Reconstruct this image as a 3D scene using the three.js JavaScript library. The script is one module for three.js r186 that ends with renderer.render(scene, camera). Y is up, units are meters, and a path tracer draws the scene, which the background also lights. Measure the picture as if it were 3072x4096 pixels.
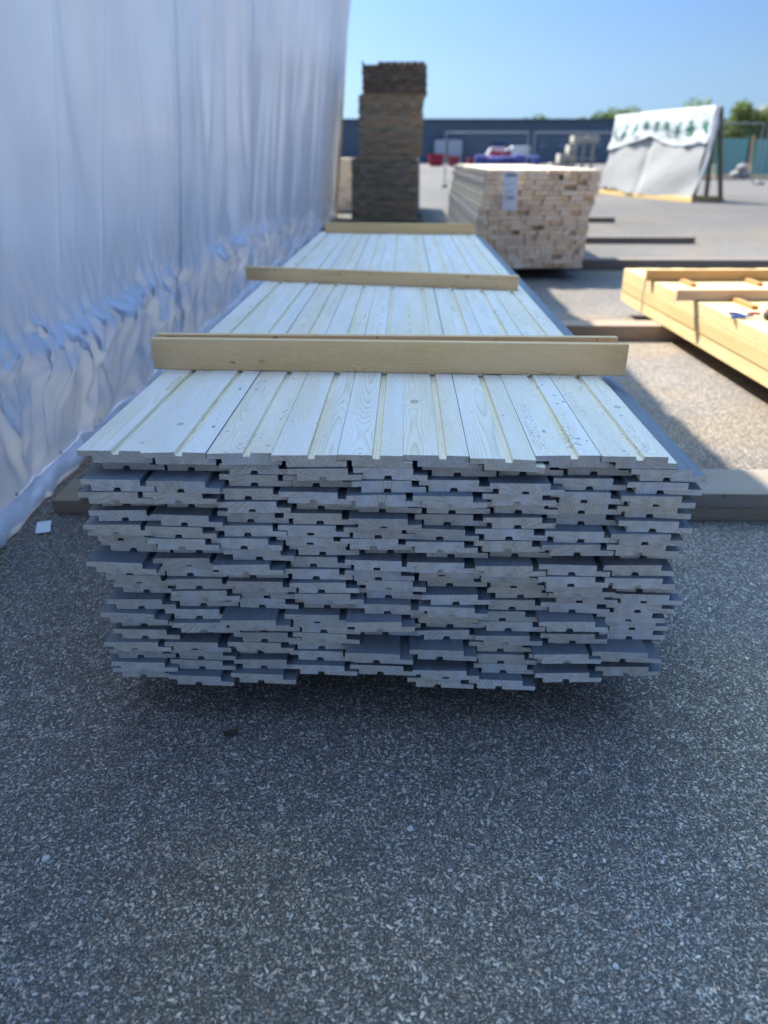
import * as THREE from 'three';
import { mergeGeometries, toCreasedNormals } from 'three/addons/utils/BufferGeometryUtils.js';
import { RoundedBoxGeometry } from 'three/addons/geometries/RoundedBoxGeometry.js';

const scene = new THREE.Scene();
// ------------------------------------------------------------------ camera
const camera = new THREE.PerspectiveCamera(69.3, 0.75, 0.05, 900);
camera.rotation.order = 'YXZ';
camera.position.set(0, 1.21, 0);
camera.rotation.set(-25.641 * Math.PI / 180, 1.501 * Math.PI / 180, 0);
camera.focus = 1.63;
camera.userData.fStop = camera.getFocalLength() * 0.001 / 0.0115;   // a lens opening of 11.5 mm
scene.add(camera);
// ------------------------------------------------------------------ sky and sun
const SUN = new THREE.Vector3(-0.55, 1, -0.58).normalize();
{
  const W = 1024, H = 512, d = new Float32Array(W * H * 4), v = new THREE.Vector3();
  for (let j = 0; j < H; j++) for (let i = 0; i < W; i++) {
    const lat = ((j + 0.5) / H - 0.5) * Math.PI, lon = ((i + 0.5) / W - 0.5) * 2 * Math.PI;
    v.set(Math.cos(lat) * Math.cos(lon), Math.sin(lat), Math.cos(lat) * Math.sin(lon));
    const y = Math.max(v.y, 0.012), g = Math.acos(THREE.MathUtils.clamp(v.dot(SUN), -1, 1));
    const phi = 1 - Math.exp(-0.32 / y);
    const glow = 26 * Math.exp(-2.8 * g);
    const lum = (0.9 + 0.1 * phi) * (0.95 + glow + 0.45 * Math.cos(g) ** 2);
    const pale = Math.min(1, Math.pow(phi, 9) * 0.85 + glow * 0.11);   // whiter to the horizon and round the sun
    const k = 0.096 * lum, o = (j * W + i) * 4;
    d[o] = k * (0.205 + pale * 0.295); d[o + 1] = k * (0.452 + pale * 0.318); d[o + 2] = k * (1.0 + pale * 0.05); d[o + 3] = 1;
  }
  const sky = new THREE.DataTexture(d, W, H, THREE.RGBAFormat, THREE.FloatType);
  sky.mapping = THREE.EquirectangularReflectionMapping;
  sky.magFilter = sky.minFilter = THREE.LinearFilter; sky.needsUpdate = true;
  scene.background = sky; scene.environment = sky;
}
const sun = new THREE.DirectionalLight(new THREE.Color(1, 0.91, 0.76), 2.4);
sun.position.copy(SUN).multiplyScalar(60); sun.castShadow = true;
sun.shadow.mapSize.set(4096, 4096);
Object.assign(sun.shadow.camera, { left: -45, right: 45, top: 45, bottom: -45, near: 1, far: 160 });
scene.add(sun, sun.target);
const EXPOSURE = 4.8;

// ------------------------------------------------------------------ helpers
function rng(seed) { let a = seed >>> 0; return () => { a = (a + 0x6D2B79F5) | 0; let t = Math.imul(a ^ (a >>> 15), 1 | a); t = (t + Math.imul(t ^ (t >>> 7), 61 | t)) ^ t; return ((t ^ (t >>> 14)) >>> 0) / 4294967296; }; }
const R = rng(20240611);
const rr = (a, b, r = R) => a + (b - a) * r();
const clamp = (x, a = 0, b = 1) => Math.min(b, Math.max(a, x));
const smooth = (a, b, x) => { const t = clamp((x - a) / (b - a)); return t * t * (3 - 2 * t); };
const mix = (a, b, t) => a + (b - a) * t;
const PERM = new Uint16Array(4096); { const r = rng(77); for (let i = 0; i < 4096; i++) PERM[i] = (r() * 65536) | 0; }
const hash2 = (x, y, s) => PERM[(PERM[(PERM[s & 4095] + x) & 4095] + y) & 4095] / 65535;
function vnoise(x, y, px, py, s) {                          // value noise that repeats every px, py cells
  const xi = Math.floor(x), yi = Math.floor(y), fx = x - xi, fy = y - yi;
  const ux = fx * fx * (3 - 2 * fx), uy = fy * fy * (3 - 2 * fy);
  const x0 = ((xi % px) + px) % px, y0 = ((yi % py) + py) % py, x1 = (x0 + 1) % px, y1 = (y0 + 1) % py;
  return mix(mix(hash2(x0, y0, s), hash2(x1, y0, s), ux), mix(hash2(x0, y1, s), hash2(x1, y1, s), ux), uy);
}
function fbm(x, y, px, py, s, oct = 4) { let a = 0.5, t = 0, n = 0; for (let o = 0; o < oct; o++) { t += a * vnoise(x, y, px, py, s + o * 17); n += a; a *= 0.5; x *= 2; y *= 2; px *= 2; py *= 2; } return t / n; }
const nz = (x, y, s = 3, oct = 4) => fbm(x + 500, y + 500, 4000, 4000, s, oct);
function texture(W, H, f, srgb, { repeat = true } = {}) {   // f(i, j, out) gives linear-ish bytes 0..1
  const d = new Uint8Array(W * H * 4), o = [0, 0, 0];
  for (let j = 0; j < H; j++) for (let i = 0; i < W; i++) {
    f(i, j, o); const k = (j * W + i) * 4;
    for (let c = 0; c < 3; c++) d[k + c] = 255 * clamp(srgb ? Math.pow(Math.max(o[c], 0), 1 / 2.2) : o[c]);
    d[k + 3] = 255;
  }
  const t = new THREE.DataTexture(d, W, H, THREE.RGBAFormat);
  if (srgb) t.colorSpace = THREE.SRGBColorSpace;
  t.wrapS = t.wrapT = repeat ? THREE.RepeatWrapping : THREE.ClampToEdgeWrapping;
  t.magFilter = THREE.LinearFilter; t.minFilter = THREE.LinearMipmapLinearFilter; t.generateMipmaps = true; t.anisotropy = 8; t.needsUpdate = true;
  return t;
}
const col = (r, g, b) => new THREE.Color().setRGB(r, g, b);
const std = (c, rough = 0.8, extra = {}) => new THREE.MeshStandardMaterial({ color: c, roughness: rough, ...extra });
const taken = {};
function numbered(name) { const n = taken[name] = (taken[name] ?? -1) + 1; return n ? `${name}_${String(n).padStart(3, '0')}` : name; }
function tag(o, label, category, group, kind) {
  if (label) o.userData.label = label; if (category) o.userData.category = category;
  if (group) o.userData.group = group; if (kind) o.userData.kind = kind; return o;
}
function thing(name, label, category, pos = [0, 0, 0], turn = 0, group) {
  const o = new THREE.Group(); o.name = numbered(name); o.position.set(...pos); o.rotation.y = turn; scene.add(o);
  return tag(o, label, category, group);
}
function part(name, geo, mat, parent, pos, rot) {
  const m = new THREE.Mesh(geo, mat); m.name = parent === scene ? numbered(name) : name;
  m.castShadow = m.receiveShadow = true;
  if (pos) m.position.set(...pos); if (rot) m.rotation.set(...rot);
  parent.add(m); return m;
}
const solo = (name, geo, mat, label, category, pos, rot, group) => tag(part(name, geo, mat, scene, pos, rot), label, category, group);
// a plank along x with softened edges and grain-mapped uv (u along the length in metres / 2.4, v one lane of the wood texture)
function plank(L, h, w, lane = 0, seed = 1, axis = 'x', bend = 0) {
  const r = rng(seed * 7919 + 13), g = new THREE.BoxGeometry(L, h, w, Math.max(2, Math.round(L / 0.25)), 1, 1);
  const c = Math.min(0.003, h * 0.12);
  const rb = new RoundedBoxGeometry(L, h, w, 1, c); const geo = rb.index ? rb.toNonIndexed() : rb; g.dispose();
  const p = geo.attributes.position, n = geo.attributes.normal, uv = geo.attributes.uv, ou = r();
  for (let i = 0; i < p.count; i++) {
    const x = p.getX(i), y = p.getY(i), z = p.getZ(i), nx = Math.abs(n.getX(i)), ny = Math.abs(n.getY(i)), nzz = Math.abs(n.getZ(i));
    if (nx > 0.8) uv.setXY(i, ou + y / 1.2, (lane + 0.5 + z / 0.156) / 8);
    else if (ny > nzz) uv.setXY(i, ou + x / 2.4, (lane + 0.5 + z / 0.156) / 8);
    else uv.setXY(i, ou + 0.37 + x / 2.4, (lane + 0.5 + y / 0.156) / 8);
  }
  if (axis === 'z') geo.rotateY(Math.PI / 2);
  return geo;
}

// ------------------------------------------------------------------ textures
// asphalt: 1.6 m tile, stone chips set in dark bitumen
const AS = 2048;
const asH = new Float32Array(AS * AS);
const asphaltMap = (() => {
  const layer = (CELLS, seed, fill, lo, hi) => {
    const r = rng(seed), N = CELLS * CELLS, px = new Float32Array(N), py = new Float32Array(N), size = new Float32Array(N), tone = new Float32Array(N), hue = new Float32Array(N), asp = new Float32Array(N), cs = new Float32Array(N), sn = new Float32Array(N), cut = new Float32Array(N);
    for (let k = 0; k < N; k++) { px[k] = r(); py[k] = r(); size[k] = r() > fill ? 0 : lo + (hi - lo) * Math.pow(r(), 1.6); tone[k] = r(); hue[k] = r(); asp[k] = 1 + r() * 0.9; const a = r() * Math.PI; cs[k] = Math.cos(a); sn[k] = Math.sin(a); cut[k] = 0.6 + 0.5 * r(); }
    return { CELLS, tone, hue, at(i, j) {
      const x = i / AS * CELLS, y = j / AS * CELLS, xi = Math.floor(x), yi = Math.floor(y); let best = 9, bk = -1;
      for (let b = -1; b <= 1; b++) for (let a = -1; a <= 1; a++) {
        const k = ((yi + b + CELLS) % CELLS) * CELLS + (xi + a + CELLS) % CELLS; if (!size[k]) continue;
        const dx = x - (xi + a + px[k]), dy = y - (yi + b + py[k]), p = (dx * cs[k] + dy * sn[k]) / asp[k], q = (-dx * sn[k] + dy * cs[k]) * Math.sqrt(asp[k]);
        const d = Math.max(Math.abs(p), Math.abs(q), (p + q) * cut[k], (p - q) * 0.78, (-p - q) * 0.72) / size[k]; if (d < best) { best = d; bk = k; }
      }
      this.d = best; this.k = bk;
    } };
  };
  const big = layer(235, 5, 0.56, 0.2, 0.6), mid = layer(430, 6, 0.84, 0.26, 0.7);
  return texture(AS, AS, (i, j, o) => {
    big.at(i, j); mid.at(i, j);
    const f1 = vnoise(i / 1.6, j / 1.6, AS / 1.6 | 0, AS / 1.6 | 0, 9), f2 = vnoise(i / 3.4, j / 3.4, AS / 3.4 | 0, AS / 3.4 | 0, 11), g = hash2(i, j, 3), broad = fbm(i / AS * 9, j / AS * 9, 9, 9, 4, 3), rub = smooth(0.3, 0.7, fbm(i / AS * 60, j / AS * 60, 60, 60, 14, 2));
    let v = 0.022 + 0.035 * g + 0.1 * smooth(0.55, 0.86, f1) + 0.03 * f2, h = 0.16 * f1 + 0.1 * f2, w = 0.5;
    const mi = smooth(1.08, 0.8, mid.d), bi = smooth(1.05, 0.88, big.d);
    if (mi > 0) { const t = mid.tone[mid.k]; v = mix(v, (0.06 + 0.38 * t * t + 0.14 * (f1 - 0.4) + 0.06 * (g - 0.5)) * (0.88 + 0.2 * rub), mi * (0.82 + 0.18 * rub)); h = Math.max(h, mi * (0.35 + 0.3 * t)); w = mid.hue[mid.k]; }
    if (bi > 0) { const t = big.tone[big.k], film = 0.6 + 0.4 * smooth(0.3, 0.6, f2); v = mix(v, 0.075 + 0.28 * t * t * t + 0.14 * t + 0.15 * (f1 - 0.4) + 0.05 * (g - 0.5), bi * film); h = Math.max(h, bi * (0.6 + 0.35 * t)); w = big.hue[big.k]; }
    v *= 0.94 + 0.12 * broad;
    const ti = w > 0.94 ? [1.3, 0.95, 0.76] : w > 0.8 ? [1.14, 1.0, 0.86] : [1.05, 1.0, 0.95];
    for (let c = 0; c < 3; c++) o[c] = v * 1.36 * ti[c] * [1.03, 0.985, 0.945][c];
    asH[j * AS + i] = Math.min(1, h);
  }, true);
})();
const asphaltBump = texture(AS, AS, (i, j, o) => { o[0] = o[1] = o[2] = asH[j * AS + i]; }, false);
// sawn spruce: 2.4 m long, eight boards of 156 mm side by side
const WL = 2048, WV = 1024;
const woodH = new Float32Array(WL * WV);
const woodMap = (() => {
  const lanes = [];
  for (let k = 0; k < 8; k++) {
    const r = rng(900 + k * 31), knots = [], smears = [];
    const n = 3 + Math.floor(r() * 4);
    for (let q = 0; q < n; q++) knots.push([r() * 2.4, 0.012 + r() * 0.13, 0.0022 + r() * r() * 0.0085, r()]);
    const ns = [3, 22, 12, 14, 6, 5, 26, 40][k];
    for (let q = 0; q < ns; q++) smears.push([r() * 2.4, r() < 0.5 ? 0.1 + r() * 0.05 : r() * 0.155, 0.003 + r() * 0.008, 0.0015 + r() * 0.004, r()]);
    lanes.push({ x0: 0.02 + r() * 0.12, h: 0.012 + r() * 0.045, ring: 0.0026 + r() * 0.0022, knots, smears, s: 100 + k * 23, streak: r() });
  }
  return texture(WL, WV, (i, j, o) => {
    const k = Math.floor(j / 128), L = lanes[k], x = (j % 128 + 0.5) / 128 * 0.156, z = i / WL * 2.4, u = i / WL;
    let h = L.h * (1 + 1.1 * (fbm(u * 5, k * 3.1, 5, 64, L.s, 2) - 0.5)), xx = x - L.x0 + 0.012 * (fbm(u * 6, 7.3 + k, 6, 64, L.s + 5, 2) - 0.5) + 0.0012 * (vnoise(u * 90, x * 90, 90, 64, L.s + 6) - 0.5);
    let dark = 0, kn = 0;
    for (const q of L.knots) {
      let dz = z - q[0]; if (dz > 1.2) dz -= 2.4; if (dz < -1.2) dz += 2.4; const dx = x - q[1];
      const e = (dz * dz / (q[2] * q[2] * 16) + dx * dx / (q[2] * q[2] * 6));
      if (e < 9) h += 0.013 * Math.exp(-e * 0.8);
      const e2 = Math.sqrt(dz * dz / (q[2] * q[2] * 1.9) + dx * dx / (q[2] * q[2]));
      if (e2 < 1.3) { kn = Math.max(kn, smooth(1.1, 0.75, e2) * (q[3] > 0.5 ? 1 : 0.45)); dark = Math.max(dark, smooth(0.25, 0.05, Math.abs(e2 - 0.9)) * 0.8); }
    }
    const rad = Math.sqrt(xx * xx + h * h) / L.ring, ph = rad + 0.25 * (fbm(u * 30, x * 220, 30, 64, L.s + 9, 2) - 0.5), fr = ph - Math.floor(ph);
    const late = Math.pow(fr, 3.2) * smooth(1.0, 0.93, fr), fibre = fbm(u * 240, x * 2600, 240, 4000, L.s + 3, 3), broad = fbm(u * 7, x * 26, 7, 64, L.s + 11, 3);
    const dusty = smooth(0.3, 0.62, fbm(u * 9, x * 30 + 3, 9, 64, L.s + 15, 4));     // pale bloom and machine dust on sawn faces
    const saw = 0.5 + 0.5 * Math.sin((z + x * 0.3) * 2 * Math.PI / 0.0045);
    let v = 1.0 - 0.29 * late * (1 - 0.45 * dusty) - 0.09 * (1 - fibre) - 0.13 * (0.6 - broad) - 0.012 * saw;
    let c = [v, v * (0.965 - 0.05 * late - 0.02 * (1 - dusty)), v * (0.88 - 0.14 * late - 0.09 * (1 - dusty))];
    const kd = Math.max(kn * 0.5, dark * 0.85);
    c = [mix(c[0], 0.4, kd), mix(c[1], 0.22, kd), mix(c[2], 0.1, kd)];
    let sm = 0;
    for (const q of L.smears) {
      let dz = z - q[0]; if (dz > 1.2) dz -= 2.4; if (dz < -1.2) dz += 2.4; const dx = x - q[1];
      const wob = 0.75 + 0.9 * (vnoise(u * 420, x * 420, 420, 4000, 51 + (q[4] * 40 | 0)) - 0.3), e = Math.sqrt(dz * dz / (q[2] * q[2]) + dx * dx / (q[3] * q[3]));
      if (e < 2.2) sm = Math.max(sm, smooth(wob, wob * 0.55, e) * (0.35 + 0.6 * q[4]));
    }
    const spots = k === 7 || k === 6 || k === 2 ? smooth(0.74, 0.83, vnoise(u * 620, x * 330, 620, 4000, 61)) * smooth(0.52, 0.66, fbm(u * 14, x * 40, 14, 64, 88 + k, 3)) * 0.6 : 0;
    sm = Math.max(sm, spots);
    o[0] = mix(c[0], 0.2, sm); o[1] = mix(c[1], 0.22, sm); o[2] = mix(c[2], 0.25, sm);
    woodH[j * WL + i] = 0.5 + 0.35 * (fibre - 0.5) - 0.22 * late + 0.07 * saw;
  }, true);
})();
const woodBump = texture(WL, WV, (i, j, o) => { o[0] = o[1] = o[2] = woodH[j * WL + i]; }, false);
// end grain: 4 x 16 sections of boards, arcs of annual rings, saw marks
const EG = 1536, egH = new Float32Array(EG * EG);
const endMap = (() => {
  const cells = []; const r = rng(41);
  for (let k = 0; k < 64; k++) cells.push({ cx: 0.03 + r() * 0.1, cy: (r() < 0.55 ? -1 : 1) * (0.004 + r() * r() * 0.07), ring: 0.0019 + r() * 0.0017, s: 300 + k * 7, pale: r(), grey: r() });
  return texture(EG, EG, (i, j, o) => {
    const ci = Math.floor(i / (EG / 4)), cj = Math.floor(j / (EG / 16)), c = cells[cj * 4 + ci];
    const x = (i % (EG / 4)) / (EG / 4) * 0.156, y = (j % (EG / 16)) / (EG / 16) * 0.039;
    const dx = x - c.cx, dy = (y - 0.013) - c.cy, ang = Math.atan2(dy, dx);
    const rad = Math.hypot(dx, dy) / c.ring + 0.5 * (vnoise(x * 120 + 9, y * 120 + 9, 4000, 4000, c.s) - 0.5), fr = rad - Math.floor(rad);
    const late = smooth(0.35, 0.9, fr) * smooth(1.0, 0.94, fr), f = hash2(i, j, 7), f2 = vnoise(i / 2.2, j / 2.2, 4000, 4000, 12), b = fbm(x * 60, y * 60, 4000, 4000, c.s + 3, 3);
    const smear = smooth(0.48, 0.72, fbm(x * 45 + 4, y * 30, 4000, 4000, c.s + 8, 3));
    let v = 0.92 + 0.26 * (f2 - 0.5) + 0.25 * (b - 0.5) + 0.1 * (f - 0.5) - 0.56 * late * (1 - 0.5 * smear) - 0.06 * Math.cos(ang * 40) * (1 - smear);
    const rot = smear * (0.4 + 0.6 * c.grey);
    o[0] = mix(v * 1.0, v * 0.86, rot); o[1] = mix(v * 0.96, v * 0.88, rot); o[2] = mix(v * 0.87, v * 0.9, rot);
    egH[j * EG + i] = 0.5 + 0.4 * (f2 - 0.5) - 0.3 * late + 0.25 * (f - 0.5);
  }, true);
})();
const endBump = texture(EG, EG, (i, j, o) => { o[0] = o[1] = o[2] = egH[j * EG + i]; }, false);
// opaque stain on sawn face: 0.5 m tile
const stainMap = texture(512, 512, (i, j, o) => {
  const a = fbm(i / 512 * 6, j / 512 * 14, 6, 14, 21, 4), f = vnoise(i / 2, j / 2, 256, 256, 8), s = fbm(i / 512 * 10, j / 512 * 120, 10, 120, 25, 2);
  const v = 0.8 + 0.22 * (a - 0.5) + 0.16 * (f - 0.5) + 0.2 * (s - 0.5); o[0] = v * 0.98; o[1] = v; o[2] = v * 1.02;
}, true);
const stainBump = texture(512, 512, (i, j, o) => { o[0] = o[1] = o[2] = 0.5 * vnoise(i / 3, j / 3, 171, 171, 31) + 0.5 * fbm(i / 512 * 14, j / 512 * 150, 14, 150, 35, 2); }, false);
// crumpled sheet: 1.2 m tile
const crinkle = texture(1024, 1024, (i, j, o) => {
  const x = i / 1024, y = j / 1024, wx = fbm(x * 5, y * 5, 5, 5, 41, 3), wy = fbm(x * 5, y * 5, 5, 5, 47, 3);
  const a = 1 - Math.abs(2 * fbm(x * 6 + wx * 1.5, y * 4 + wy, 6, 4, 43, 3) - 1), b = 1 - Math.abs(2 * fbm(x * 16 + wy * 2, y * 9 + wx * 2, 16, 9, 49, 3) - 1);
  o[0] = o[1] = o[2] = 0.62 * a * a * a + 0.3 * b * b;
}, false);
const grime = texture(512, 512, (i, j, o) => {
  const v = 0.9 + 0.2 * (fbm(i / 512 * 5, j / 512 * 3, 5, 3, 63, 5) - 0.5); o[0] = v * 1.005; o[1] = v; o[2] = v * 0.99;
}, true);

// ------------------------------------------------------------------ materials
const M = {
  asphalt: new THREE.MeshPhysicalMaterial({ specularIntensity: 0.75, map: asphaltMap, bumpMap: asphaltBump, bumpScale: 0.0042, roughness: 0.85, vertexColors: true }),
  stone: std(col(1, 1, 1), 0.7),
  raw: [0, 1, 2].map(k => std([col(1.0, 0.94, 0.91), col(1.0, 0.96, 0.96), col(1.0, 0.92, 0.85)][k], 0.72, { map: woodMap, bumpMap: woodBump, bumpScale: 0.0007 })),
  groove: std(col(1.0, 0.92, 0.8), 0.75, { map: woodMap, bumpMap: woodBump, bumpScale: 0.0004 }),
  stain: [0, 1, 2].map(k => std([col(0.22, 0.25, 0.29), col(0.25, 0.275, 0.315), col(0.19, 0.22, 0.262)][k], 0.62, { map: stainMap, bumpMap: stainBump, bumpScale: 0.0011 })),
  end: [0, 1, 2, 3].map(k => std([col(0.97, 0.95, 0.93), col(0.95, 0.89, 0.81), col(1.0, 0.98, 0.98), col(0.84, 0.81, 0.78)][k], 0.85, { map: endMap, bumpMap: endBump, bumpScale: 0.0014 })),
  batten: [col(1.0, 0.7, 0.41), col(0.96, 0.66, 0.39), col(0.97, 0.66, 0.36), col(0.74, 0.54, 0.39)].map(c => std(c, 0.75, { map: woodMap, bumpMap: woodBump, bumpScale: 0.0006 })),
  bearer: [col(0.31, 0.275, 0.26), col(0.36, 0.285, 0.24), col(0.22, 0.19, 0.18)].map(c => std(c, 0.85, { map: woodMap, bumpMap: woodBump, bumpScale: 0.001 })),
  pine: [col(0.72, 0.56, 0.32), col(0.66, 0.51, 0.28), col(0.76, 0.61, 0.37)].map(c => std(c, 0.7, { map: woodMap, bumpMap: woodBump, bumpScale: 0.0006 })),
  brown: std(col(0.5, 0.27, 0.1), 0.8, { map: woodMap }),
  lumber: [col(0.96, 0.79, 0.67), col(0.88, 0.71, 0.6), col(0.98, 0.8, 0.62), col(0.84, 0.66, 0.56), col(0.97, 0.83, 0.72)].map(c => std(c, 0.85, { map: woodMap })),
  lumberSide: std(col(0.8, 0.68, 0.46), 0.8, { map: woodMap }),
  tarp: new THREE.MeshPhysicalMaterial({ color: col(0.72, 0.79, 0.93), map: grime, roughness: 0.95, transmission: 0.085, thickness: 0, bumpMap: crinkle, bumpScale: 0.003, clearcoat: 0.5, clearcoatRoughness: 0.22, side: THREE.DoubleSide }),
};

// ------------------------------------------------------------------ ground
{
  const xs = [], zs = [];
  for (let x = -4; x <= 6.0001; x += 0.1) xs.push(x); for (let x = 6.5, s = 0.6; x < 420; s *= 1.12, x += s) xs.push(x); for (let x = -4.6, s = 0.7; x > -420; s *= 1.14, x -= s) xs.unshift(x);
  for (let z = 2; z >= -9.0001; z -= 0.1) zs.push(z); for (let z = -9.5, s = 0.5; z > -520; s *= 1.1, z -= s) zs.push(z); for (let z = 3, s = 1; z < 150; s *= 1.3, z += s) zs.unshift(z);
  const P = [], U = [], C = [], I = [], nx = xs.length;
  zs.forEach(z => xs.forEach(x => {
    P.push(x, 0.0, z); U.push(x / 1.6, -z / 1.6);
    const n1 = nz(x * 0.35, z * 0.35, 5, 4), n2 = nz(x * 2.1, z * 2.1, 15, 3), n3 = nz(x * 0.05, z * 0.05, 25, 3);
    const dirt = smooth(0.56, 0.72, nz(x * 1.3 + 3, z * 1.3, 33, 4)) * 0.6;
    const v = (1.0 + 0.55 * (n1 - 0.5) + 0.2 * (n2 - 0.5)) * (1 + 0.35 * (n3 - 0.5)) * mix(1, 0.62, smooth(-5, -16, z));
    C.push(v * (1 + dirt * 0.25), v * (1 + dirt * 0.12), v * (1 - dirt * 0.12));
  }));
  for (let j = 0; j + 1 < zs.length; j++) for (let i = 0; i + 1 < nx; i++) { const a = j * nx + i, b = a + 1, c = a + nx, d = c + 1; I.push(a, b, d, a, d, c); }
  const g = new THREE.BufferGeometry();
  g.setAttribute('position', new THREE.Float32BufferAttribute(P, 3)); g.setAttribute('uv', new THREE.Float32BufferAttribute(U, 2)); g.setAttribute('color', new THREE.Float32BufferAttribute(C, 3)); g.setIndex(I); g.computeVertexNormals();
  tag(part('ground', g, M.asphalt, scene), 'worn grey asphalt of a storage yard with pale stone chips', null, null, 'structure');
  // hill far behind
  const hg = new THREE.PlaneGeometry(420, 200, 60, 30); hg.rotateX(-Math.PI / 2);
  const hp = hg.attributes.position;
  for (let i = 0; i < hp.count; i++) { const x = hp.getX(i), z = hp.getZ(i); hp.setY(i, -0.6 + 13.5 * smooth(-10, 90, x) * smooth(100, -10, z) + 4 * (nz(x * 0.03, z * 0.03, 55) - 0.5) * smooth(0, 60, x)); }
  hg.computeVertexNormals();
  tag(part('hill', hg, std(col(0.06, 0.09, 0.035), 0.95), scene, [60, 0, -310]), 'low green hill behind the yard', null, null, 'structure');
}

// ------------------------------------------------------------------ tarpaulin wall
const wallX = z => -1.40 - 0.17 * (-z - 2.2) / 15.2;
const LEAN = 0.088, WALL_H = 4.4, Z0 = 3.0, Z1 = -17.5;
{
  const w = thing('tarpaulin_wall', 'tall white tarpaulin wall with long folds and a gathered skirt, left of the cladding stack', 'tarpaulin', [0, 0, 0]);
  const r = rng(606), creases = [];
  for (let k = 0; k < 150; k++) { const wdt = r() < 0.6 ? rr(0.006, 0.02, r) : rr(0.04, 0.16, r); creases.push({ z: rr(Z0 + 0.5, Z1, r), s: rr(-0.5, 0.2, r) * (r() < 0.55 ? 0.4 : 1), w: wdt, a: (r() < 0.5 ? -1 : 1) * wdt * rr(0.18, 0.48, r), y0: rr(-1, 2.2, r), y1: rr(2, 6, r), c: rr(-0.05, 0.05, r) }); }
  const tucks = []; for (let k = 0; k < 520; k++) { const short = r() < 0.62; tucks.push({ z: Z0 - 1.5 + (Z1 - Z0 + 1.5) * Math.pow(r(), 1.25), t0: short ? rr(-0.12, 0.1, r) : rr(-0.05, 0.06, r), an: short ? rr(-1.3, 1.3, r) : rr(-0.95, 0.8, r), l: short ? rr(0.07, 0.2, r) : rr(0.25, 0.62, r), w: short ? rr(0.009, 0.022, r) : rr(0.014, 0.045, r), a: (r() < 0.7 ? 1 : -1) * (short ? rr(0.006, 0.016, r) : rr(0.01, 0.03, r)), bow: rr(-0.4, 0.4, r) }); }
  const zs = []; for (let z = Z0; z > Z1;) { zs.push(z); z -= z > 0 ? 0.08 : z > -4.5 ? 0.0125 : z > -8 ? 0.025 : 0.05; } zs.push(Z1);
  const ys = []; for (let y = 0.09; y < WALL_H;) { ys.push(y); y += y < 0.85 ? 0.0125 : y < 1.6 ? 0.03 : 0.06; } ys.push(WALL_H);
  const surf = (z, y) => {
    let d = 0.13 * (nz(z * 0.45, y * 0.22, 71, 3) - 0.5) * smooth(0.3, 1.5, y) + 0.042 * (nz(z * 1.6 + y * 0.25, y * 0.35, 73, 3) - 0.5) * smooth(0.5, 1.1, y);
    for (const c of creases) {
      const q = z - (c.z + c.s * y + c.c * Math.sin(y * 2)); if (Math.abs(q) > c.w * 3) continue;
      d += c.a * Math.exp(-((q / c.w) ** 2)) * smooth(c.y0 - 0.3, c.y0 + 0.3, y) * smooth(c.y1 + 0.3, c.y1 - 0.3, y) * (0.5 + 0.5 * smooth(0.5, 0.9, y));
    }
    // gathered pouch at 0.6 m and the loose skirt below it
    const yg = 0.6 + 0.05 * (nz(z * 2.3, 1.5, 81, 2) - 0.5) - 0.12 * smooth(-6, -12, z), t = y - yg, far = smooth(-13, -5, z) * 0.7 + 0.3;
    const ridge = Math.exp(-(((t + 0.05) / (t < -0.05 ? 0.16 : 0.055)) ** 2));
    d += far * (0.035 + 0.06 * (nz(z * 2.6, 4.4, 83, 2) - 0.5)) * ridge;
    const gather = Math.exp(-(Math.abs(t) / 0.2));
    d += far * gather * 0.035 * (nz(z * 9 + t * 5 * Math.sin(z * 3), t * 3, 85, 2) - 0.5) + far * gather * 0.02 * (nz(z * 24 - t * 9, t * 8, 87, 2) - 0.5);
    const sk = smooth(0.02, -0.12, t);
    for (const c of tucks) {
      if (Math.abs(z - c.z) > 0.75) continue;
      const u = t - c.t0, along = -u * Math.cos(c.an) + (z - c.z) * Math.sin(c.an), off = (z - c.z) * Math.cos(c.an) + u * Math.sin(c.an) - c.bow * along * along;
      if (along < -0.08 || along > c.l + 0.1 || Math.abs(off) > c.w * 3) continue;
      d += far * c.a * (Math.exp(-((off / c.w) ** 2)) - 0.5 * Math.exp(-(((off - c.w * 1.5) / c.w) ** 2))) * smooth(-0.06, 0.04, along) * smooth(c.l + 0.08, c.l - 0.12, along);
    }
    d += sk * (0.16 * (nz(z * 1.9 + y * 1.5, y * 3.2 - z * 0.9, 89, 3) - 0.55) + 0.012 * (nz(z * 6 + y * 5, y * 5, 91, 2) - 0.5)) * smooth(0.02, 0.16, y);
    return wallX(z) + LEAN * y + d;
  };
  const P = [], U = [], I = [], nzc = zs.length;
  ys.forEach(y => zs.forEach(z => { const yy = y * (1 + 0.006 * Math.max(0, -z - 3)); P.push(surf(z, yy), yy, z); U.push(-z / 1.2, yy / 1.2); }));
  for (let j = 0; j + 1 < ys.length; j++) for (let i = 0; i + 1 < nzc; i++) { const a = j * nzc + i, b = a + 1, c = a + nzc, d = c + 1; I.push(a, b, d, a, d, c); }
  const g = new THREE.BufferGeometry(); g.setAttribute('position', new THREE.Float32BufferAttribute(P, 3)); g.setAttribute('uv', new THREE.Float32BufferAttribute(U, 2)); g.setIndex(I); g.computeVertexNormals();
  part('sheet', g, M.tarp, w);
  // rolled, ruffled hem along the ground
  const HP = [], HU = [], HI = [], prof = [[0, 0.1], [0.018, 0.095], [0.034, 0.075], [0.042, 0.05], [0.04, 0.026], [0.03, 0.008], [0.012, 0.004], [-0.03, 0.003]];
  const hz = zs.filter(z => z > Z1);
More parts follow.
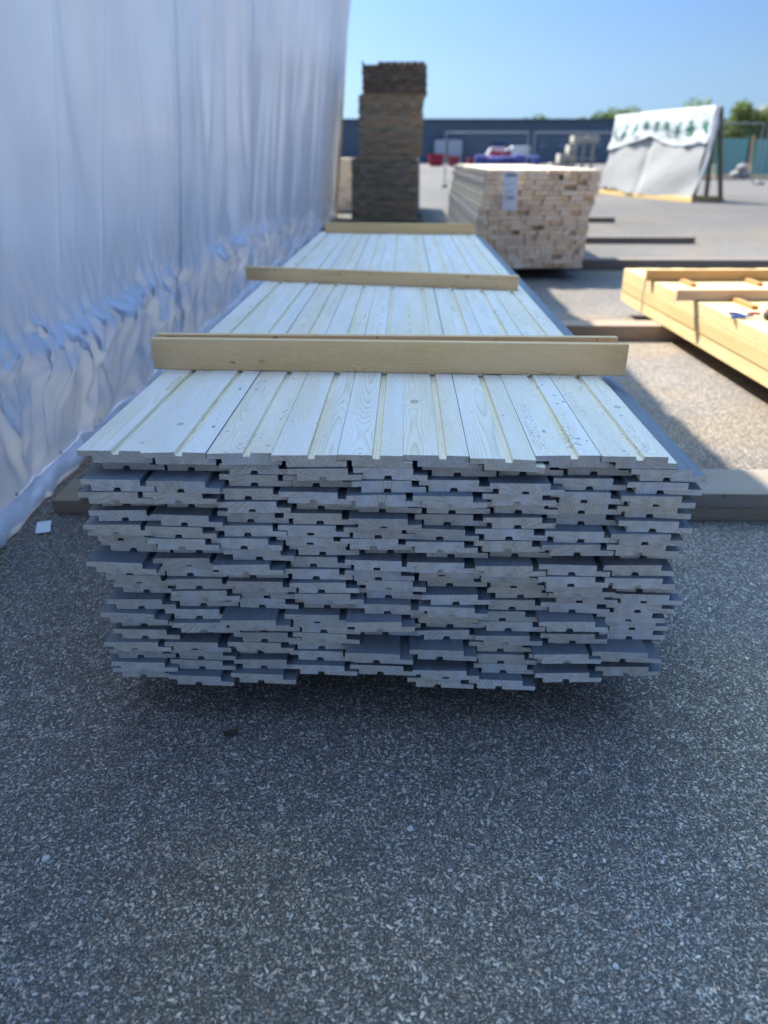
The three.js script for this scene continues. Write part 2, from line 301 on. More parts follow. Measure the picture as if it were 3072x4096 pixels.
  prof.forEach(([px, py], k) => hz.forEach(z => {
    const ruf = (nz(z * 7 + py * 22, k * 0.35, 95, 2) - 0.5), bx = surf(z, 0.09);
    HP.push(bx + 0.002 + px * (0.8 + 1.1 * ruf) + (k > 2 ? 0.02 * (nz(z * 4, 3, 97, 2) - 0.5) : 0), k === 0 ? 0.1 + 0.012 * ruf : Math.max(0.003, py * (0.95 + 0.5 * ruf)), z); HU.push(-z / 1.2, py / 1.2 + k * 0.03);
  }));
  const nh = hz.length; for (let j = 0; j + 1 < prof.length; j++) for (let i = 0; i + 1 < nh; i++) { const a = j * nh + i, b = a + 1, c = a + nh, d = c + 1; HI.push(a, d, b, a, c, d); }
  const hg = new THREE.BufferGeometry(); hg.setAttribute('position', new THREE.Float32BufferAttribute(HP, 3)); hg.setAttribute('uv', new THREE.Float32BufferAttribute(HU, 2)); hg.setIndex(HI); hg.computeVertexNormals();
  part('hem', hg, M.tarp, w);
  const eg = new THREE.TorusGeometry(0.006, 0.0018, 6, 14); eg.rotateY(Math.PI / 2);
  const em = std(col(0.3, 0.32, 0.34), 0.4, { metalness: 0.6 });
  for (let z = -1.98; z > -6; z -= 0.42) part('eyelet', eg, em, w, [surf(z, 0.105) + 0.004, 0.112, z]);
  // posts and rail that carry the sheet on its far side
  const post = new THREE.CylinderGeometry(0.03, 0.03, WALL_H + 0.02, 10), pm = std(col(0.45, 0.46, 0.47), 0.45, { metalness: 0.7 });
  for (let z = 2.5; z > Z1; z -= 2.5) part('post', post, pm, w, [wallX(z) - 0.32 + LEAN * WALL_H / 2, WALL_H / 2, z], [0, 0, -LEAN]);
  part('rail', new THREE.CylinderGeometry(0.03, 0.03, Z0 - Z1, 10), pm, w, [wallX(-7) + LEAN * WALL_H - 0.12, WALL_H - 0.02, (Z0 + Z1) / 2], [Math.PI / 2, 0, -0.011]);
  const tp = plank(3.55, 0.07, 0.045, 3, 71); tp.rotateZ(Math.PI / 2);
  part('end_post', tp, std(col(0.6, 0.47, 0.38), 0.8, { map: woodMap }), w, [wallX(Z1) + 0.2, 1.775, Z1 - 0.03], [0, 0, -LEAN]);
}

// ------------------------------------------------------------------ cladding stack
const T = 0.0255, BW = 0.1505, PITCH = 0.0266, TOP = 0.672;
function boardGeo({ flip = false, L = 4.85, lane = 0, ou = 0, cell = 0, cup = 0, skew = 0, gx = 0 }) {
  const t = T, h = t / 2;
  const xl = -BW / 2, xr = BW / 2, xu = xl + 0.1215, xb = xl + 0.0195, gc = xl + 0.072 + gx;     // tips, end of the face, start of the back
  const pts = [[xb, 0, 0], [gc - 0.0085, 0, 1], [gc - 0.0065, 0.0082, 1], [gc + 0.0065, 0.0082, 1], [gc + 0.0085, 0, 0], [xr, 0, 2], [xr, h - 0.0008, 2], [xu, h - 0.0008, 2], [xu, t - 0.0012, 2], [xu - 0.0012, t, 2],
    [xu - 0.03, t, 2], [xu - 0.06, t, 2], [xl + 0.03, t, 2], [xl + 0.0012, t, 2], [xl, t - 0.0012, 2], [xl, h + 0.0008, 0], [xb, h + 0.0008, 0]];
  const q = pts.map(([x, y, m]) => flip ? [-x, t - y, m] : [x, y, m]).map(([x, y, m]) => [x, y + cup * (x / 0.078) ** 2, m]);
  const n = q.length, P = [[], [], [], []], U = [[], [], [], []];
  const put = (m, x, y, z, u, v) => { P[m].push(x, y, z); U[m].push(u, v); };
  const zf = x => skew * x;
  for (let i = 0; i < n; i++) {
    const a = q[i], b = q[(i + 1) % n], m = a[2], per = m === 2;
    const uvOf = (x, y, z) => per ? [z / 0.5 + ou, (x + y) / 0.5 + ou * 3.3] : [z / 2.4 + ou, (lane + 0.5 + (x + (m === 1 ? y * 0.7 : 0)) / BW * 0.98) / 8];
    const A = [a[0], a[1], zf(a[0])], B = [b[0], b[1], zf(b[0])], C = [b[0], b[1], -L], D = [a[0], a[1], -L];
    for (const v of [A, C, B, A, D, C]) put(m, v[0], v[1], v[2], ...uvOf(v[0], v[1], v[2]));
  }
  const tri = THREE.ShapeUtils.triangulateShape(q.map(v => new THREE.Vector2(v[0], v[1])), []);
  const ci = cell % 4, cj = Math.floor(cell / 4) % 16;
  for (const f of tri) for (const k of f) { const v = q[k]; put(3, v[0], v[1], zf(v[0]), (ci + 0.01 + 0.98 * (v[0] / BW + 0.5)) / 4, (cj + 0.02 + 0.9 * (v[1] + 0.003) / 0.039) / 16); }
  for (const f of tri) for (const k of [f[0], f[2], f[1]]) { const v = q[k]; put(3, v[0], v[1], -L, (ci + v[0] / BW + 0.5) / 4, (cj + v[1] / 0.039) / 16); }
  const g = new THREE.BufferGeometry(), all = [], au = []; let at = 0;
  for (let m = 0; m < 4; m++) { for (const v of P[m]) all.push(v); for (const v of U[m]) au.push(v); g.addGroup(at, P[m].length / 3, m); at += P[m].length / 3; }
  g.setAttribute('position', new THREE.Float32BufferAttribute(all, 3)); g.setAttribute('uv', new THREE.Float32BufferAttribute(au, 2)); g.computeVertexNormals();
  return g;
}
{
  const st = thing('cladding_stack', 'wide low stack of grey-stained cladding boards with a bare pale top layer, nearest', 'timber stack', [0, 0, -1.385]);
  const variants = []; for (let k = 0; k < 30; k++) variants.push(boardGeo({ lane: k % 8, ou: R(), cell: k * 2 + 1, cup: rr(-0.0012, 0.0006), skew: rr(-0.04, 0.04), gx: rr(-0.004, 0.004) }));
  const offs = [0, 26, 15, 4, 12, 7, -9, -14, 16, -9, -5, 20, 31, 19, -2, 17, 19, -8, -4, 6, -3], out = [0, -28, 2, 16, -18, 0, 9, 15, -20, 30, 2, -10, -12, 8, 28, -10, -12, 34, -8, 26, 36];
  for (let r = 0; r <= 20; r++) {
    let x = -0.66 + BW / 2 + (r ? 0.72 * offs[r] / 1000 - 0.004 : 0), x0 = x;
    for (let c = 0; c < 9; c++) {
      const skip = r === 20 && (c === 3 || c === 4 || c > 6);
      const y = TOP - T - r * PITCH;
      if (r === 0) {
        const lane = [4, 1, 2, 3, 0, 5, 4, 6, 7][c];
        const g = boardGeo({ flip: true, lane, ou: [0.31, 0.12, 0.55, 0.8, 0.05, 0.4, 0.77, 0.2, 0.9][c], cell: c * 2, cup: c === 1 || c === 6 ? -0.0018 : rr(-0.001, 0.0005), skew: rr(-0.05, 0.05), gx: rr(-0.002, 0.004) });
        const b = part('board', g, [M.raw[c % 3], M.groove, M.stain[c % 3], M.end[[3, 3, 0, 1, 1, 3, 1, 3, 3][c]]], st, [x, y + [0, 0.001, 0, 0, 0, 0, -0.001, 0, 0][c], [-0.008, 0.0, -0.002, 0.007, 0.004, 0.001, 0.014, -0.006, -0.002][c]], [0, rr(-0.0006, 0.0006), [-0.02, -0.012, 0.005, -0.005, -0.01, 0, -0.022, 0, 0][c]]);
        b.userData.label = 'pale bare board of the top layer with a routed groove';
        x += c === 1 ? 0.1345 : 0.1319;
      } else {
        if (!skip) {
          const k = Math.floor(R() * 30), zz = out[r] / 1000 * rr(0.2, 0.8) + rr(-0.019, 0.022);
          part('board', variants[k], [M.raw[0], M.raw[2], M.stain[Math.floor(R() * 3)], M.end[Math.floor(R() * 4)]], st, [x, y + rr(-0.0004, 0.0004), zz], [0, rr(-0.0008, 0.0008), rr(-0.006, 0.006)]);
        }
        x = Math.max(x + 0.1312, x0 + (c + 1) * 0.1376 + rr(-0.0045, 0.0045) + (R() < 0.08 ? rr(-0.008, 0.008) : 0));
      }
    }
  }
}
// battens lying on edge across the stack
const BG = 'battens on edge across the cladding stack';
solo('batten', plank(1.30, 0.086, 0.024, 5, 11), M.batten[0], 'pale wooden batten on edge across the stack, front one of the nearest pair', 'batten', [-0.047, TOP + 0.0435, -2.018], [0, -0.028, 0], BG);
solo('batten', plank(1.285, 0.089, 0.022, 1, 12), M.batten[1], 'wooden batten standing right behind the nearest one, only its top edge showing', 'batten', [-0.052, TOP + 0.045, -2.075], [0, -0.012, 0.001], BG);
solo('batten', plank(1.295, 0.062, 0.03, 6, 13), M.batten[1], 'knotty wooden batten on edge halfway along the stack, slightly askew', 'batten', [-0.125, TOP + 0.0315, -3.56], [0, -0.215, 0], BG);
solo('batten', plank(1.15, 0.076, 0.03, 0, 14), M.batten[2], 'farthest wooden batten across the stack, before the dark timber bundles', 'batten', [-0.046, TOP + 0.0385, -6.09], [0, -0.1, 0], BG);

// ------------------------------------------------------------------ bearers on the asphalt
const GB = 'timber bearers lying on the asphalt';
solo('bearer', plank(3.6, 0.054, 0.2, 2, 21), M.bearer[1], 'lower timber of the nearest bearer, poking out on both sides of the cladding stack', 'bearer', [0.495, 0.0275, -2.575], [0, 0, 0], GB);
solo('bearer', plank(3.5, 0.056, 0.24, 6, 22), M.bearer[0], 'grey weathered plank lying on top of the nearest bearer', 'bearer', [0.56, 0.083, -2.59], [0, 0.002, 0], GB);
solo('bearer', plank(3.9, 0.108, 0.2, 4, 23), M.bearer[1], 'brown timber bearer from the cladding stack to under the yellow posts', 'bearer', [1.25, 0.0545, -5.54], [0, 0.01, 0], GB);
solo('bearer', plank(7.4, 0.115, 0.22, 1, 24), M.bearer[2], 'long dark bearer under the front of the cream lumber pack, running out of the picture', 'bearer', [3.9, 0.058, -9.32], [0, 0.008, 0], GB);
solo('bearer', plank(3.7, 0.095, 0.14, 5, 25), M.bearer[2], 'dark bearer ending on sunlit asphalt right of the cream lumber pack', 'bearer', [2.6, 0.048, -12.2], [0, 0.01, 0], GB);
solo('bearer', plank(3.2, 0.1, 0.14, 3, 26), M.bearer[2], 'farthest short dark bearer end, just behind the cream lumber pack', 'bearer', [2.65, 0.051, -16.25], [0, 0, 0], GB);

// ------------------------------------------------------------------ cream lumber pack
{
  const pk = thing('lumber_pack', 'chest-high pack of cream sawn lumber with end grain facing, right of the cladding stack', 'lumber pack', [1.38, 0.118, -8.4]);
  const r = rng(88), ROWS = 20, ch = 0.97 / ROWS;
  const widths = [0.1305, 0.117, 0.106], geos = widths.map((w, q) => { const l = []; for (let k = 0; k < 6; k++) l.push(plank(5.4, 0.0465, w - 0.002, k + q, 200 + q * 10 + k, 'z')); return l; });
  const half = widths.map((w, q) => { const l = []; for (let k = 0; k < 3; k++) l.push(plank(5.4, 0.0465, w / 2 - 0.002, k + q, 240 + q * 10 + k, 'z')); return l; });
  for (let j = 0; j < ROWS; j++) {
    const y = ch * (j + 0.5), q3 = Math.floor(r() * 3), xl = mix(-0.64, -0.577, smooth(0, 19, j)) + (j >= 8 && j <= 13 ? -0.012 : 0) + rr(-0.016, 0.012, r) + (j > 13 ? 0.01 : 0); let x = xl;
    for (let i = 0; i < 9 + q3; i++) {
      const split = r() < 0.16 && j !== ROWS - 1;
      for (let q = 0; q < (split ? 2 : 1); q++) {
        const wd = split ? widths[q3] / 2 : widths[q3], z = -2.7 + rr(-0.03, 0.02, r) + (r() < 0.08 ? rr(-0.09, 0.02, r) : 0);
        part('board', split ? half[q3][Math.floor(r() * 3)] : geos[q3][Math.floor(r() * 6)], M.lumber[Math.floor(r() * 5)], pk, [x + wd / 2, y, z], [0, rr(-0.0015, 0.0015, r), rr(-0.02, 0.02, r)]);
        x += wd + (r() < 0.07 ? rr(0.003, 0.009, r) : rr(0.0003, 0.002, r));
      }
    }
  }
  const lt = texture(128, 256, (i, j, o) => {
    let v = 0.86; const y = 1 - j / 256, x = i / 128;
    const row = Math.floor(y * 22), inRow = (y * 22) % 1;
    if (inRow > 0.3 && inRow < 0.72 && x > 0.1 && x < 0.35 + 0.5 * hash2(row, 3, 9) && hash2(row, 1, 2) > 0.3 && hash2(Math.floor(x * 60), row, 4) > 0.25) v = 0.45;
    if (y < 0.14 && y > 0.05 && x > 0.12 && x < 0.88) v = 0.34; if (y > 0.62 && y < 0.72 && x > 0.1 && x < 0.8 && hash2(Math.floor(x * 70), 1, 3) > 0.45) v = 0.25;
    o[0] = v * 0.93; o[1] = v * 0.96; o[2] = v;
  }, true, { repeat: false });
  const lg = new THREE.PlaneGeometry(0.15, 0.37, 6, 14), lp = lg.attributes.position;
  for (let i = 0; i < lp.count; i++) lp.setZ(i, 0.014 * Math.sin(lp.getY(i) * 9 + 1) + 0.006 * Math.sin(lp.getX(i) * 30)); lg.computeVertexNormals();
  solo('label_sheet', lg, std(col(0.92, 0.95, 1), 0.6, { map: lt, side: THREE.DoubleSide }), 'white paper label hanging on the end of the cream lumber pack', 'label', [1.082, 0.885, -8.335], [0, 0, 0.03]);
}

// ------------------------------------------------------------------ dark bundles, stacked three high
{
  const tones = [col(0.06, 0.05, 0.039), col(0.07, 0.056, 0.042), col(0.045, 0.04, 0.034), col(0.08, 0.06, 0.044), col(0.062, 0.06, 0.052)];
  const mats = tones.map(c => std(c.clone().multiplyScalar(6), 0.85, { map: woodMap }));
  const tops = tones.map((c, k) => std([col(0.034, 0.028, 0.025), col(0.045, 0.035, 0.03), col(0.03, 0.027, 0.026), col(0.05, 0.037, 0.03), col(0.04, 0.04, 0.036)][k].clone().multiplyScalar(4.6), 0.85, { map: woodMap }));
  const bundle = (label, y0, h, xl, xr, mm, seed, z0, warm) => {
    const b = thing('dark_timber_bundle', label, 'timber bundle', [(xl + xr) / 2, y0, z0], 0, 'dark bundles in one tall column');
    const r = rng(seed), rows = Math.round(h / 0.034), hh = h / rows, w = xr - xl, n = 9, lists = mm.map(() => []);
    const gs = []; for (let k = 0; k < 8; k++) gs.push(plank(2.6, hh * 0.9, w / n * 0.997, k, 400 + k, 'z'));
    for (let j = 0; j < rows - 1; j++) { const sh = rr(-0.012, 0.012, r), tone = Math.floor(r() * mm.length); for (let i = 0; i < n; i++) { const g = gs[Math.floor(r() * 8)].clone(); g.translate(-w / 2 + w / n * (i + 0.5) + sh, hh * (j + 0.5), -1.3 + rr(-0.03, 0.025, r)); lists[r() < 0.6 ? tone : Math.floor(r() * mm.length)].push(g); } }
    lists.forEach((l, k) => { if (l.length) { const m = part('boards', mergeGeometries(l), mm[k], b); m.userData.kind = 'stuff'; } });
    for (let i = 0; i < n; i++) part('board', gs[i % 8], mm[i % mm.length], b, [-w / 2 + w / n * (i + 0.5), hh * (rows - 0.5), -1.3 + rr(-0.03, 0.02, r)]);
    return { b, w, h, n };
  };
  solo('bearer', plank(1.5, 0.1, 0.12, 3, 27), M.bearer[2], 'bearer under the front of the dark timber column, hidden behind the stack', 'bearer', [-0.4, 0.05, -15.3]);
  solo('bearer', plank(1.5, 0.1, 0.12, 2, 28), M.bearer[2], 'bearer under the rear of the dark timber column', 'bearer', [-0.4, 0.05, -17.2]);
  bundle('lowest and greenest bundle of the tall dark timber column', 0.1, 1.08, -1.0, 0.225, mats, 1, -15);
  bundle('middle bundle of the tall dark timber column, paler brown at its top', 1.21, 0.97, -0.85, 0.305, mats, 2, -15.02);
  const t = bundle('topmost blackish bundle of the tall dark timber column, with jagged upper boards', 2.215, 0.44, -0.775, 0.36, tops, 3, -15.0);
  // loose upper boards with notched undersides
  for (let i = 0; i < 7; i++) { const g = plank(2.6, 0.04, 0.108, i, 470 + i, 'z'); part('board', g, tops[i % 5], t.b, [-0.568 + 0.33 + i * 0.118, t.h + 0.021, -1.29 + (i % 3) * 0.01], [0, 0, rr(-0.08, 0.08)]); }
  part('board', plank(2.6, 0.06, 0.03, 2, 480, 'z'), tops[1], t.b, [-0.556, t.h + 0.022, -1.29], [0, 0, 0.35]);
  const sp = plank(1.2, 0.028, 0.05, 3, 490);
  solo('spacer', sp, mats[3], 'thin dark spacer between the lowest and middle dark bundles', 'spacer', [-0.35, 1.1955, -15.06]);
  solo('spacer', sp, mats[1], 'thin dark spacer between the middle and topmost dark bundles', 'spacer', [-0.22, 2.1975, -15.06]);
}
// ------------------------------------------------------------------ packs behind the column and the end of the wall
{
  const wrap = new THREE.MeshPhysicalMaterial({ color: col(0.36, 0.37, 0.37), roughness: 0.5, bumpMap: crinkle, bumpScale: 0.01, clearcoat: 0.2, clearcoatRoughness: 0.4 });
  const wrapped = (label, x, y, z, w, h, d, m = wrap) => {
    const o = thing('wrapped_pack', label, 'wrapped pack', [x, y, z]);
    const g = new RoundedBoxGeometry(w, h, d, 4, 0.035), p = g.attributes.position;
    for (let i = 0; i < p.count; i++) p.setXYZ(i, p.getX(i) + 0.02 * (nz(p.getY(i) * 4, p.getZ(i) * 4, 5) - 0.5), p.getY(i) + 0.02 * (nz(p.getX(i) * 4, p.getZ(i) * 4, 6) - 0.5), p.getZ(i));
    g.computeVertexNormals(); part('wrapping', g, m, o, [0, h / 2 + 0.1, 0]);
    for (const s of [-1, 1]) part('bearer_block', plank(w * 0.95, 0.1, 0.1, 2, 31), M.bearer[1], o, [0, 0.05, s * d * 0.35]);
    return o;
  };
  wrapped('grey-white wrapped pack, a sliver showing right of the dark timber column', -0.34, 0, -19.35, 1.32, 1.06, 3.2);
  const o = thing('lumber_pack', 'light brown lumber pack between the wall end and the dark timber column', 'lumber pack', [-1.72, 0.02, -19.1]);
  const r = rng(17), bg = plank(3.4, 0.1, 0.112, 2, 51, 'z'); for (let j = 0; j < 11; j++) for (let i = 0; i < 8; i++) part('board', bg, M.lumber[Math.floor(r() * 5)], o, [-0.42 + i * 0.115, 0.06 + j * 0.104, -1.7 + rr(-0.03, 0.03, r)]);
}

// ------------------------------------------------------------------ yellow posts at the right
{
  const pk = thing('post_pack', 'low pack of thick yellow pine posts in full sun at the right edge', 'timber pack', [1.83, 0.112, -6.47], 0.032);
  const gs = []; for (let k = 0; k < 8; k++) gs.push(plank(4.0, 0.0855, 0.0985, k, 600 + k, 'z'));
  const r = rng(3);
  for (let j = 0; j < 3; j++) for (let i = 0; i < 13; i++) part('post', gs[(i * 3 + j * 5) % 8], M.pine[Math.floor(r() * 3)], pk, [0.05 + i * 0.1 + [0.0, -0.006, -0.003][j] + rr(-0.001, 0.001, r), 0.043 + j * 0.0868, 2.0 + rr(-0.02, 0.02, r)], [0, 0, rr(-0.004, 0.004, r)]);
  const sg = new THREE.BoxGeometry(0.0015, 0.262, 0.016); const sm = std(col(0.32, 0.34, 0.25), 0.5);
  part('strap', mergeGeometries([sg.clone().translate(-0.0085, 0.131, 0.55), new THREE.BoxGeometry(1.31, 0.0015, 0.016).translate(0.647, 0.2625, 0.55)]), sm, pk);
}
const YG = 'battens across the yellow posts', YT = 0.112 + 0.0868 * 3;
solo('batten', plank(1.6, 0.078, 0.04, 4, 31), std(col(0.62, 0.4, 0.19), 0.8, { map: woodMap }), 'orange-brown batten on edge at the far end of the yellow posts', 'batten', [2.6, YT + 0.04, -5.82], [0, 0.04, 0], YG);
solo('batten', plank(1.55, 0.068, 0.045, 2, 32), M.batten[3], 'greyish batten across the middle of the yellow posts, overhanging their side', 'batten', [2.52, YT + 0.035, -4.98], [0, 0.045, 0], YG);
for (const [x, z, l, lab] of [[2.06, -5.62, 0.22, 'small brown stick on the yellow posts just left before the far batten'], [2.545, -5.66, 0.22, 'small brown stick on the yellow posts near the right picture edge by the far batten'], [2.125, -4.79, 0.3, 'small brown stick on the yellow posts in front of the greyish batten']])
  solo('spacer_stick', plank(l, 0.022, 0.04, 3, 37, 'z'), M.brown, lab, 'stick', [x, YT + 0.0118, z], [0, 0.03, 0], 'brown sticks on the yellow posts');
{
  const t = thing('hand_tool', 'blue and red hand tool lying on the yellow posts', 'tool', [1.95, YT, -4.36], 0.1);
  const blue = std(col(0.06, 0.13, 0.36), 0.4), red = std(col(0.55, 0.03, 0.05), 0.4), steel = std(col(0.4, 0.42, 0.45), 0.35, { metalness: 0.9 });
  const tube = (pts, rad) => new THREE.TubeGeometry(new THREE.CatmullRomCurve3(pts.map(p => new THREE.Vector3(...p))), 24, rad, 8);
  part('handle', tube([[-0.085, 0.012, 0.01], [-0.04, 0.014, 0.022], [0.0, 0.013, 0.012]], 0.009), blue, t);
  part('handle', tube([[-0.08, 0.026, -0.02], [-0.04, 0.022, -0.024], [0.0, 0.014, -0.006]], 0.009), blue, t);
  part('jaw', new RoundedBoxGeometry(0.05, 0.014, 0.03, 2, 0.004), steel, t, [0.022, 0.016, 0.004], [0, 0.2, 0.1]);
  part('lever', tube([[0.02, 0.022, -0.01], [0.05, 0.03, 0], [0.085, 0.026, 0.012]], 0.008), red, t);
  const b = thing('tape_measure', 'black and red boxy tape tool on the yellow posts at the picture edge', 'tool', [2.1, YT, -4.33], -0.1);
  part('case', new RoundedBoxGeometry(0.1, 0.04, 0.07, 3, 0.012), std(col(0.02, 0.02, 0.022), 0.5), b, [0, 0.0205, 0]);
  part('cover', new RoundedBoxGeometry(0.085, 0.018, 0.055, 3, 0.008), red, b, [0, 0.048, 0]);
}

// ------------------------------------------------------------------ sheet-covered rack
{
  const N = new THREE.Vector3(8.4, 0, -23.71), Fv = new THREE.Vector3(7.13, 0, -29.4), dir = Fv.clone().sub(N), L = dir.length();
  const o = thing('covered_rack', 'tall A-shaped rack draped in a white sheet with green print, far right', 'rack', N.toArray(), 0);
  o.rotation.y = Math.atan2(-dir.z, dir.x);      // local +x runs from the near end to the far end
  // local z: + is the left, sunny side; the rack stands on z in [-0.95, 0]
  const H = 2.5, AX = -0.37, wide = 0.95, wm = std(col(0.2, 0.16, 0.13), 0.85, { map: woodMap }), ym = std(col(0.72, 0.5, 0.2), 0.8, { map: woodMap });
  const bar = (a, b, w, m, name) => { const A = new THREE.Vector3(...a), B = new THREE.Vector3(...b), d = B.clone().sub(A), g = plank(d.length(), w, w * 0.7, 2, 61); const q = new THREE.Quaternion().setFromUnitVectors(new THREE.Vector3(1, 0, 0), d.clone().normalize()); g.applyQuaternion(q); part(name, g, m, o, A.add(B).multiplyScalar(0.5).toArray()); };
  for (const x of [0.04, L * 0.5, L - 0.05]) {
    bar([x, 0, -0.03], [x, H - 0.03, AX], 0.11, wm, 'leg'); bar([x, 0, -wide], [x, H - 0.03, AX - 0.02], 0.11, wm, 'leg'); bar([x + 0.02, 0.1, -0.46], [x + 0.02, 1.7, AX - 0.02], 0.11, wm, 'leg');
    bar([x, 0.1, 0], [x, 0.1, -wide], 0.12, ym, 'cross_rail');
  }
  bar([-0.1, 0.06, 0.05], [L + 0.1, 0.06, 0.05], 0.12, ym, 'bottom_rail'); bar([-0.05, 0.06, -wide], [L, 0.06, -wide], 0.12, ym, 'bottom_rail'); bar([0, H - 0.05, AX], [L, H - 0.05, AX], 0.1, wm, 'ridge_beam');
  const grid = (nu, nv, f) => { const P = [], U = [], I = []; for (let j = 0; j <= nv; j++) for (let i = 0; i <= nu; i++) { const q = f(i / nu, j / nv); P.push(q[0], q[1], q[2]); U.push(q[3] ?? i / nu, q[4] ?? j / nv); } for (let j = 0; j < nv; j++) for (let i = 0; i < nu; i++) { const a = j * (nu + 1) + i, b = a + 1, c = a + nu + 1, d = c + 1; I.push(a, b, d, a, d, c); } const g = new THREE.BufferGeometry(); g.setAttribute('position', new THREE.Float32BufferAttribute(P, 3)); g.setAttribute('uv', new THREE.Float32BufferAttribute(U, 2)); g.setIndex(I); g.computeVertexNormals(); return g; };
  o.scale.z = -1;
  const side = (t) => mix(AX, 0, t);            // t 0 ridge .. 1 foot
  const lower = new THREE.MeshPhysicalMaterial({ color: col(0.31, 0.3, 0.285), roughness: 0.95, transmission: 0.15, thickness: 0, side: THREE.DoubleSide, bumpMap: crinkle, bumpScale: 0.008 });
  part('lower_sheet', grid(60, 30, (u, v) => { const t = 0.25 + 0.71 * v - 0.07 * v * smooth(0.55, 1, u) * (0.6 + 0.6 * nz(u * 20, 1, 9)); const w = 0.05 + 0.16 * (nz(u * 2.6 - v * 1.4, v * 1.1, 111, 2) - 0.5) + 0.025 * Math.sin(u * 17 + v * 3) * v + 0.05 * v - 0.06 * Math.exp(-(((u - 0.56) / 0.03) ** 2)); return [u * L, H * (1 - t), side(t) + w, u * 4, v * 1.5]; }), lower, o);
  const scal = u => (u < 0.56 ? mix(0.36, 0.28, u / 0.56) + 0.09 * Math.sin(Math.PI * u / 0.56) : mix(0.28, 0.44, Math.pow((u - 0.56) / 0.44, 0.7))) + 0.008 * (nz(u * 8, 2, 7) - 0.5);
  const pr = texture(512, 128, (i, j, oo) => {
    const u = i / 512, v = 1 - j / 128; let a = 0; const cellW = 1 / 9, k = Math.floor(u / cellW), fx = u / cellW - k, fy = (v - 0.5) / 0.34;
    if (fy > 0 && fy < 1 && fx > 0.2 && fx < 0.78) { const h = hash2(k, 5, 3), lean = fx - 0.5 + (fy - 0.5) * (h - 0.5) * 1.1; const stroke = Math.abs(lean) < 0.1 + 0.16 * Math.abs(Math.sin(fy * 3.1 + h * 5)) || Math.abs(fy - 0.25 - 0.5 * h) < 0.11; a = stroke && fbm(u * 40, v * 9, 64, 64, 5, 2) > 0.3 ? 1 : 0; }
    oo[0] = mix(0.86, 0.06, a); oo[1] = mix(0.88, 0.22, a); oo[2] = mix(0.89, 0.15, a);
  }, true, { repeat: false });
  const top = new THREE.MeshPhysicalMaterial({ color: col(0.56, 0.57, 0.58), map: pr, roughness: 0.95, transmission: 0.1, thickness: 0, side: THREE.DoubleSide, bumpMap: crinkle, bumpScale: 0.03 });
  part('printed_sheet', grid(70, 26, (u, v) => { // over the ridge: back flap, ridge, front band
    const s = v * 1.0, fb = 0.2; let t, z, y; const wob = 0.26 * (nz(u * 6 + v, v * 2, 121, 3) - 0.5);
    if (s < fb) { t = (fb - s) / fb * 0.3; y = H * (1 - t) + 0.04; z = mix(AX - 0.03, -wide, t) - 0.05; } else { t = (s - fb) / (1 - fb) * scal(u); y = H * (1 - t) + 0.04 * (1 - t) + 0.03 * Math.sin(u * 9) * t; z = side(t) + 0.1 + wob + 0.05 * t; }
    return [u * (L + 0.12) - 0.06, y - (u < 0.04 ? 0.05 : 0), z, 1 - u, 1 - v];
  }), top, o);
  part('end_flap', grid(16, 24, (u, v) => { const t = v * (0.95 - 0.6 * u); return [-0.12 - 0.05 * nz(u * 5, v * 4, 3), H * (1 - t) + 0.02, mix(side(t) + 0.12, mix(AX, -wide, t) - 0.04, u * 0.42) + 0.03 * Math.sin(v * 8), 0.02 + 0.01 * u, 0.98]; }), new THREE.MeshPhysicalMaterial({ color: col(0.7, 0.72, 0.76), roughness: 0.95, transmission: 0.25, thickness: 0, side: THREE.DoubleSide }), o);
}

// ------------------------------------------------------------------ temporary fences
const galv = std(col(0.3, 0.32, 0.34), 0.5, { metalness: 0.6 });
function fencePanel(x0, z0, x1, z1, h, label, wires = 24) {
  const L = Math.hypot(x1 - x0, z1 - z0), o = thing('fence_panel', label, 'fence panel', [x0, 0, z0], Math.atan2(-(z1 - z0), x1 - x0), 'temporary wire fence panels');
  const cyl = (r, l) => new THREE.CylinderGeometry(r, r, l, 8);
  for (const x of [0.03, L - 0.03]) part('post', cyl(0.028, h), galv, o, [x, h / 2, 0]);
  part('top_rail', cyl(0.03, L - 0.1), galv, o, [L / 2, h - 0.03, 0], [0, 0, Math.PI / 2]); part('bottom_rail', cyl(0.022, L - 0.1), galv, o, [L / 2, 0.2, 0], [0, 0, Math.PI / 2]);
  const list = []; for (let i = 1; i < wires; i++) list.push(cyl(0.003, h - 0.25).translate(L * i / wires, h / 2 + 0.09, 0)); for (let i = 1; i < 8; i++) list.push(cyl(0.003, L - 0.1).rotateZ(Math.PI / 2).translate(L / 2, 0.2 + (h - 0.25) * i / 8, 0.006));
  const m = part('wire_mesh', mergeGeometries(list), galv, o); m.userData.kind = 'stuff';
  part('foot', new RoundedBoxGeometry(0.24, 0.12, 0.72, 2, 0.03), std(col(0.16, 0.16, 0.16), 0.9), o, [0.03, 0.061, 0]);
  return o;
}
fencePanel(1.66, -35, 5.2, -35.1, 2.14, 'wire fence panel in front of the blue warehouse, left one behind the cream pack');
fencePanel(5.4, -35.1, 8.9, -35.3, 2.14, 'wire fence panel ending behind the sheet-covered rack');
fencePanel(12.9, -38.5, 16.4, -38.6, 2.6, 'wire fence panel right of the sheet-covered rack, before the glass', 18);
fencePanel(16.6, -38.6, 20.0, -38.7, 2.6, 'rightmost wire fence panel, before the glass and out of the picture', 18);

